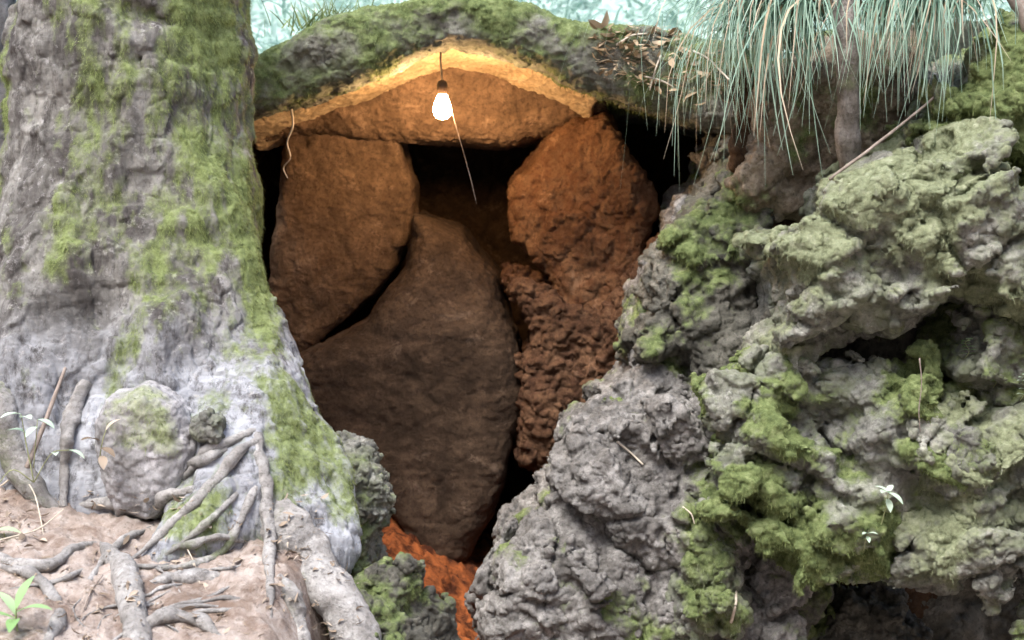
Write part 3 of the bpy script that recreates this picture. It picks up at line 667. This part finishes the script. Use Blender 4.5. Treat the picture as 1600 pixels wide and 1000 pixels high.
# ================================================================== STONES NEAR THE TREE
st = [(160,650),(185,615),(240,598),(285,625),(312,685),(300,750),(250,790),(190,800),(172,720)]
R('smooth rounded grey stone resting against the foot of the huge trunk', st, 4.06, .15, .07, 101, pit=0, chip=0, amp=(.02,.010,.003), moss=(-.25,.8,.3), tufts=600, h=.01, name='stone', cat='stone', group='stones by the tree', mat='stone')
R('small dark knobbly stone beside the smooth rounded stone', [(306,662),(325,650),(345,655),(345,678),(325,690),(308,682)], 3.95, .05, .03, 103, 'rock', (.012,.01,.008), (-.6,.5,.2), 0, pit=0, chip=0, h=.007, name='stone', cat='stone', group='stones by the tree')
R('knobbly brown stone stack wedged behind the buttress root at the cave edge', [(525,690),(560,712),(575,735),(598,765),(596,800),(580,840),(590,890),(560,905),(530,870),(535,790)], 4.5, .12, .05, 105, amp=(.03,.035,.012), chip=.012, pit=.02, moss=(-.35,.8,.3), tufts=400, h=.01, name='stone', cat='stone', group='stones by the tree', freq=(3,9,18))
R('mossy dark stone at the foot of the thick forked root', [(535,905),(600,895),(650,928),(682,980),(705,1080),(530,1080)], 3.95, .16, .08, 107, 'rock_dark', amp=(.03,.02,.01), moss=(-.30,.9,.5), tufts=3000, h=.01, name='stone', cat='stone', group='stones by the tree')

flush()
# ================================================================== LIGHT BULB
def lathe(prof, c, k=20):
    V = []; 
    for r, z in prof: V += [(c[0]+r*cos(2*pi*j/k), c[1]+r*sin(2*pi*j/k), c[2]+z) for j in range(k)]
    F = [(i*k+j, i*k+(j+1) % k, (i+1)*k+(j+1) % k, (i+1)*k+j) for i in range(len(prof)-1) for j in range(k)]
    return np.array(V), np.array(F)
bp = P(691, 168, 5.32)
bulb = empty('hanging_light_bulb', bp, 'bright glowing bare light bulb hanging from the cave ceiling', 'light bulb')
n = NB('glowing_glass'); n.b.inputs['Base Color'].default_value = (1, .9, .7, 1); n.b.inputs['Emission Color'].default_value = (1., .62, .31, 1); n.b.inputs['Emission Strength'].default_value = 130
M['bulb'] = n.m
BS = .88
prof = [(.0015,-.058),(.018,-.055),(.033,-.042),(.039,-.022),(.038,-.004),(.031,.018),(.021,.038),(.0155,.052)]
V, F = lathe([(a*BS, z*BS+.006) for a, z in prof], bp); mesh_obj('glass_globe', V, F, M['bulb'], bulb)
M['socket'] = plain_mat('brown_bakelite', (.05,.03,.02), (.09,.055,.035), 30, .5, .0005)
V, F = lathe([(.0165,.048),(.019,.052),(.020,.085),(.016,.098),(.005,.104)], bp); mesh_obj('socket', V, F, M['socket'], bulb)
tube_obj('cord', [bp+np.array([0,0,.10]), P(690,118,5.34), P(688,95,5.36), P(690,62,5.38)], [.004,.004], 'twig', bulb, 16, 6, .05, 3)
tube_obj('pull_string', [bp+np.array([.02,0,.05]), P(712,195,5.32), P(725,240,5.34), P(738,290,5.36), P(745,320,5.38)], [.0014,.0012], 'twig', bulb, 18, 5, .0, 4)

# ================================================================== GRASS TUSSOCKS, SAPLING, STICKS
def tussock(c, n, L, az, spread, label, seed, dry=.15):
    t = empty('grass_tussock', c, label, 'grass', 'grass tussocks hanging over the rocks'); r = np.random.default_rng(seed)
    for mat, k, nm in (('grass', int(n*(1-dry)), 'blades'), ('dry', int(n*dry), 'dry_blades')):
        a = az+r.normal(0, spread, k); ln = L*(.5+.7*r.random(k)); up = .25+.65*r.random(k); out = .45+.6*r.random(k)
        segs = 9; base = np.asarray(c)+np.stack([r.normal(0, .07, k), r.normal(0, .05, k), r.normal(0, .02, k)], 1)
        V = []; al = []; ph = r.normal(0, .3, k)
        dh = np.stack([np.cos(a), np.sin(a), 0*a], 1)
        side = np.cross(dh, [0,0,1])*np.cos(ph)[:,None]+np.array([0,0,1])*np.sin(ph)[:,None]
        th = np.arctan2(up, out); pos = base.copy(); curl = (1.6+1.3*r.random(k)); step = ln*(.3+.7*r.random(k))/segs; tw = r.normal(0, .25, k); wid = .0014+.0036*r.random(k)**1.5; kink = np.where(r.random(k) < .2, r.integers(3, 8, k), 99); cut = np.where(r.random(k) < .25, .5, 1.)
        for s in range(segs+1):
            tt = s/segs; wd = wid*(1-tt**2.2)+.0003
            V += [pos-side*wd[:,None], pos+side*wd[:,None]]; al += [np.full(k, tt)]*2
            an = np.maximum(th-curl*tt*1.25-np.where(s >= kink, .9, 0), -1.6); dd = dh*np.cos(an)[:,None]+np.array([0,0,1])*np.sin(an)[:,None]+np.cross(dh, [0,0,1])*(tw*tt)[:,None]
            pos = pos+dd*step[:,None]
        V = np.stack(V, 1).reshape(-1, 3); al = np.stack(al, 1).ravel(); kk = 2*(segs+1); b0 = np.arange(k)*kk
        F = np.concatenate([np.stack([b0+2*s, b0+2*s+1, b0+2*s+3, b0+2*s+2], 1) for s in range(segs)])
        o = mesh_obj(nm, V, F, M[mat], t, {'rnd': np.repeat(r.random(k), kk), 'along': al}); tag(o, kind='stuff')
    return t
tussock(P(1215,5,4.95), 110, .5, pi*1.02, .5, 'blue green grass tussock drooping over dead leaves nearest the light bulb', 1)
tussock(P(1255,20,4.70), 430, .92, pi*1.2, .42, 'dense long grass tussock hanging just beside the sapling trunk on the bulb side', 2)
tussock(P(1225,70,4.80), 170, .70, pi*1.25, .5, 'low grass tussock on the soil bank under the dense long tussock', 3, .25)
tussock(P(1395,25,4.72), 170, .62, pi*1.45, .4, 'grass tussock with brown blades directly beyond the sapling trunk', 4, .35)
tussock(P(1455,10,4.62), 330, .74, pi*1.36, .36, 'pale straight hanging grass tussock above the diagonal stick', 5, .12)
tussock(P(1535,-10,4.58), 45, .38, pi*1.2, .4, 'grass tussock beside the moss bank at the upper corner', 6)
b = P(525, 45, 5.5); tg = empty('grass_tuft', b, 'short green grass tuft on the crest of the cave roof beside the huge trunk', 'grass'); r = np.random.default_rng(9)
blades('blades', b+np.stack([r.normal(0, .09, 260), r.normal(0, .05, 260), r.normal(0, .02, 260)-.02], 1), np.stack([r.normal(0, .5, 260), r.normal(0, .3, 260), 1+0*r.random(260)], 1), .06+.16*r.random(260), .006, 'moss', tg, r, 'stuff', 4, .3)

sap = empty('sapling', P(1325,262,4.78), 'slender pinkish sapling trunk standing among the grass tussocks', 'tree')
tube_obj('trunk', [P(1330,300,4.72), P(1326,190,4.60), P(1322,100,4.54), P(1318,-60,4.5)], [S(21,4.8), S(17,4.8), S(17,4.8), S(18,4.8)], 'sapling', sap, 50, 16, .12, 8, .12)
cor = empty('leaning_trunk', P(1620,60,4.4), 'dark thin trunk cutting the extreme upper corner', 'tree')
tube_obj('trunk', [P(1640,90,4.4), P(1600,20,4.4), P(1560,-60,4.4)], [S(16,4.4), S(15,4.4), S(14,4.4)], 'twig', cor, 24, 10, .1, 9)
def stick(label, pts, r, mat='pale_twig', seed=0, name='stick', cat='stick', rough=.1):
    return tube_obj(name, [P(*q) if len(q) == 3 else hit(*q, .006) for q in pts], r, mat, None, 22, 6, rough, seed, label=label, cat=cat, group='fallen sticks and stalks')
stick('long pale stick lying diagonally below the hanging grass', [(1296,280,4.42),(1360,232,4.44),(1420,185,4.46),(1475,140,4.5)], [.006,.005,.004], 'twig', seed=1)
stick('short white straw lying on the pitted grey boulder', [(962,690),(985,708),(1006,727)], [.0045,.003], seed=2)
stick('upright straw standing beside the blue green stone', [(1142,972),(1147,945),(1152,922)], [.005,.004], seed=3)
stick('curved dry stalk between the pitted and the mossy boulder', [(1066,794),(1078,803),(1086,818)], [.003,.002], seed=4)
stick('thin hanging brown rootlet in front of the shaded rock', [(1437,560,4.2),(1440,600,4.2),(1436,640,4.19),(1438,675,4.2)], [.0018,.0012], 'twig', seed=5, name='rootlet', cat='root')
stick('lit rootlet dangling from the cave roof beside the huge trunk', [(455,168,5.28),(458,196,5.26),(449,222,5.29),(454,246,5.26),(443,262,5.29),(449,278,5.27)], [.004,.003,.002], 'pale_twig', 6, 'rootlet', 'root')
stick('slanting grey twig leaning on the foot of the huge trunk', [(42,730,3.9),(70,660,3.95),(102,575,4.0)], [.008,.007,.004], 'twig', 7)

# ================================================================== BACKGROUND VEGETATION
r = np.random.default_rng(77); n = 15000
n = 30000; y = 6.6+13*r.random(n)**1.3; x = (r.random(n)-.5)*(.95*y)
z = hill_z(x, y)
blades('undergrowth', np.stack([x, y, z], 1), np.stack([r.normal(0, .6, n), r.normal(-.2, .4, n), .7+0*x], 1), (.10+.35*r.random(n))*(y/9)**.7, .022*(y/8)*(.4+r.random(n)), 'fern', None, r, 'stuff', 3, .5)

# ================================================================== SEEDLINGS, LITTER, SMALL THINGS
def leaf_mesh(L, W, fold=.25, curl=.25, segs=6):
    V = []; al = []
    for i in range(segs+1):
        t = i/segs; wd = W*.5*(sin(pi*min(t*.94+.05, 1))**.8); z = curl*L*(t-t*t*1.6)
        V += [(-wd, t*L, z+fold*wd), (0, t*L, z), (wd, t*L, z+fold*wd)]; al += [t*.6]*3
    F = []
    for i in range(segs):
        a = 3*i; F += [(a, a+1, a+4, a+3), (a+1, a+2, a+5, a+4)]
    return np.array(V), np.array(F), al
def place(V, base, az, el, roll=0.):
    ce, se = cos(el), sin(el); y = np.array([cos(az)*ce, sin(az)*ce, se]); x = np.array([-sin(az), cos(az), 0])*-1; z = np.cross(x, y)
    x, z = x*cos(roll)+z*sin(roll), z*cos(roll)-x*sin(roll)
    return base+V[:,:1]*x+V[:,1:2]*y+V[:,2:3]*z
def plant(label, base, stems, leaves, mat='leaf', name='seedling'):
    t = empty(name, base, label, 'plant', 'small plants')
    for q, rad in stems: tube_obj('stem', [np.asarray(base)+np.array(v) for v in q], [rad, rad*.6], 'stem', t, 10, 5, 0, 1)
    for off, L, W, az, el in leaves:
        V, F, al = leaf_mesh(L, W)
        mesh_obj('leaf', place(V, np.asarray(base)+np.array(off), az, el), F, M[mat], t, {'rnd': np.full(len(V), random.random()), 'along': al})
    return t
M['stem'] = plain_mat('green_stem', (.20,.22,.09), (.36,.38,.2), 20, .6, .0003)
M['leaf_white'] = blade_mat('whitish_leaf', (.42,.56,.42), (.60,.72,.58), (.66,.76,.64), .3)
M['dead'] = blade_mat('dead_leaf', (.15,.11,.075), (.46,.38,.30), (.52,.45,.37), .1)
# white-green seedling on the mossy boulder, with a sparse one under it
b = hit(1376, 815, .0)
plant('whitish green seedling with broad leaves on the big mossy boulder', b, [([(0,0,-.02), (.006,-.03,.05), (.008,-.05,.10)], .0022)],
      [((.008,-.05,.10), .055, .03, -2.2, .3), ((.008,-.05,.10), .055, .028, -.7, -.4), ((.008,-.05,.10), .045, .024, 2.6, .5), ((.007,-.04,.08), .045, .022, -1.4, -.8), ((.008,-.05,.10), .04, .02, 1., .6)], 'leaf_white')
b = hit(1350, 850, .0)
plant('tiny pale seedling just below the whitish green seedling', b, [([(0,0,-.02), (0,-.02,.02), (.004,-.03,.04)], .0015)],
      [((.004,-.03,.04), .03, .016, -2.4, .2), ((.004,-.03,.04), .03, .015, -.6, .2), ((.002,-.025,.03), .028, .014, -1.5, -.4)], 'leaf_white')
# fern fronds on the right rocks
for (px, py, d, L, lab, sd_) in ((1550,605,4.38,.11,'small curled fern frond on the rock wall below the ledge boulder',1), (1592,625,4.34,.10,'pale fern frond at the picture edge beside the rock wall',2), (1505,560,4.42,.07,'tiny fern frond high on the shaded rock under the ledge',3)):
    b = hit(px, py, .0); ax = [np.array([.01*sin(k), -.05*k/6-.01, L*k/6-.35*L*(k/6)**2+.02*k/6]) for k in range(7)]
    lv = []
    for k in range(1, 7):
        for sg in (-1, 1): lv.append((ax[k], .03*(1-.1*k), .012, -pi/2+sg*1.25, .25))
    plant(lab, b, [(ax, .0016)], lv, 'leaf_white' if sd_ == 2 else 'leaf', 'fern')
# plants on the earth bank
b = G(28, 985)
plant('green lance leaved plant growing from the earth near the lowest corner', b, [([(0,0,-.02), (.0,-.01,.03), (.005,-.02,.06)], .003)],
      [((0,-.01,.03), .10, .03, -2.7, .35), ((.005,-.02,.05), .10, .03, -.3, .3), ((.005,-.02,.06), .09, .026, 1.2, .9), ((.0,-.01,.03), .09, .03, -1.4, .1), ((0,-.01,.04), .08, .026, 2.6, .8)])
b = G(8, 842)
plant('single broad green leaf lying on the earth at the picture edge', b, [([(0,0,-.01), (.0,-.005,.01), (.0,-.01,.02)], .002)], [((-.03,-.01,.02), .075, .04, .1, .1)])
b = P(52, 720, 3.9)
plant('leafy sprig with thin pale stems at the foot of the huge trunk', b, [([(0,0,-.06), (-.02,0,.06), (-.03,.0,.13)], .002), ([(0,0,-.06), (.05,0,.02), (.10,0,.03)], .0018), ([(0,0,-.06), (-.05,-.03,-.02), (-.10,-.04,-.08)], .0018), ([(0,0,-.02), (.02,-.03,.07), (.025,-.03,.12)], .0016)],
      [((-.03,0,.13), .06, .028, -2.3, .1), ((-.03,0,.12), .06, .03, -.8, .2), ((-.02,0,.08), .055, .025, 3.0, .2), ((.025,-.03,.12), .06, .026, -.4, -.2), ((.10,0,.03), .05, .022, -.2, -.3), ((.025,-.03,.10), .05, .024, -2.0, -.3), ((.06,0,.02), .045, .02, -1.2, .2)], 'leaf_white', 'sprig')
b = P(155, 700, 3.86)
plant('curled yellowish dead leaves beside the smooth rounded stone', b, [([(0,0,-.03), (.01,0,.02), (.02,0,.05)], .0018)],
      [((0,0,0), .06, .03, -.5, -.2), ((0,0,.02), .06, .028, -2.2, .3), ((.02,0,.05), .05, .022, .6, .7), ((.01,-.01,-.02), .05, .025, -1.2, -.5)], 'dead', 'dead_sprig')
def thin(label, pts, r0, seed, mat='pale_twig', name='twig', cat='twig'):
    tube_obj(name, [G(x, y, l) for x, y, l in pts], [r0, r0*.6], mat, None, 20, 5, .05, seed, label=label, cat=cat, group='twigs on the earth bank')
thin('arching pale stem over the earth beside the picture edge', [(0,765,.01),(30,770,.05),(55,800,.05),(68,835,.0)], .0028, 1)
thin('thin reddish twig running from the sprig towards the stone', [(60,715,.02),(110,690,.06),(140,730,.04),(155,765,.01)], .003, 2, 'twig')
thin('pale straight stem lying across the lowest bank near the leaf', [(0,850,.01),(60,838,.02),(100,812,.03)], .0026, 3)
thin('thin dark twig crossing the bare earth below the thick root', [(160,905,.01),(140,935,.01),(128,960,.0)], .003, 4, 'twig')
thin('white splinter standing on the bare earth by the flat root', [(292,868,.02),(305,890,.01),(312,912,.0)], .002, 5)

def litter(name, pts, nrm, r, L, parent=None, mat='dead', label=None):
    VV = []; FF = []; rn = []; al = []; k = 0
    for p, nn in zip(pts, nrm):
        l = L*(.5+r.random()); V, F, a = leaf_mesh(l, l*(.12+.4*r.random()**2), .3*r.normal(), r.normal()*.35, 3)
        V = place(V, p, r.random()*6.28, r.normal()*.3, r.normal()*.6); VV.append(V); FF.append(F+k); k += len(V); rn += [r.random()]*len(V); al += a
    o = mesh_obj(name, np.concatenate(VV), np.concatenate(FF), M[mat], parent, {'rnd': rn, 'along': al}); return tag(o, kind='stuff', label=label)
r = np.random.default_rng(5)
pts = []
while len(pts) < 520:
    px, py = r.random()*560, 765+260*r.random()
    if perlin(np.array([[px/70, py/50, 0]]), 4)[0] > -.08: pts.append(hit(px, py, .004))
litter('leaf_litter', pts, pts, r, .024)
pts = []
dg = bpy.context.evaluated_depsgraph_get()
for k in range(520):
    px = 932+215*r.random(); py = 45+np.interp(px, [930, 1150], [75, 125])*r.random()**1.3
    q = hit(px, py, .008)
    if 4.9 < q[1] < 5.9: pts.append(q)
litter('leaf_litter', pts, pts, r, .045, mat='dry')
for k, (px, py, qx, qy, what) in enumerate(((960,70,1010,58,'flat dry twig on top of the dead leaf pile nearest the arch crest'), (1035,85,1015,140,'short upright dry twig in the middle of the dead leaf pile'), (1085,80,1140,125,'dry twig slanting into the grass at the far end of the dead leaf pile'), (1005,120,1065,150,'pale dry twig along the lower edge of the dead leaf pile'))):
    p = hit(px, py, .012); q = hit(qx, qy, .016)
    tube_obj('dry_twig', [p, (p+q)/2+np.array([0, -.01, .012]), q], [.004, .003], 'pale_twig', None, 12, 5, .1, k, label=what, cat='twig', group='twigs in the leaf pile')
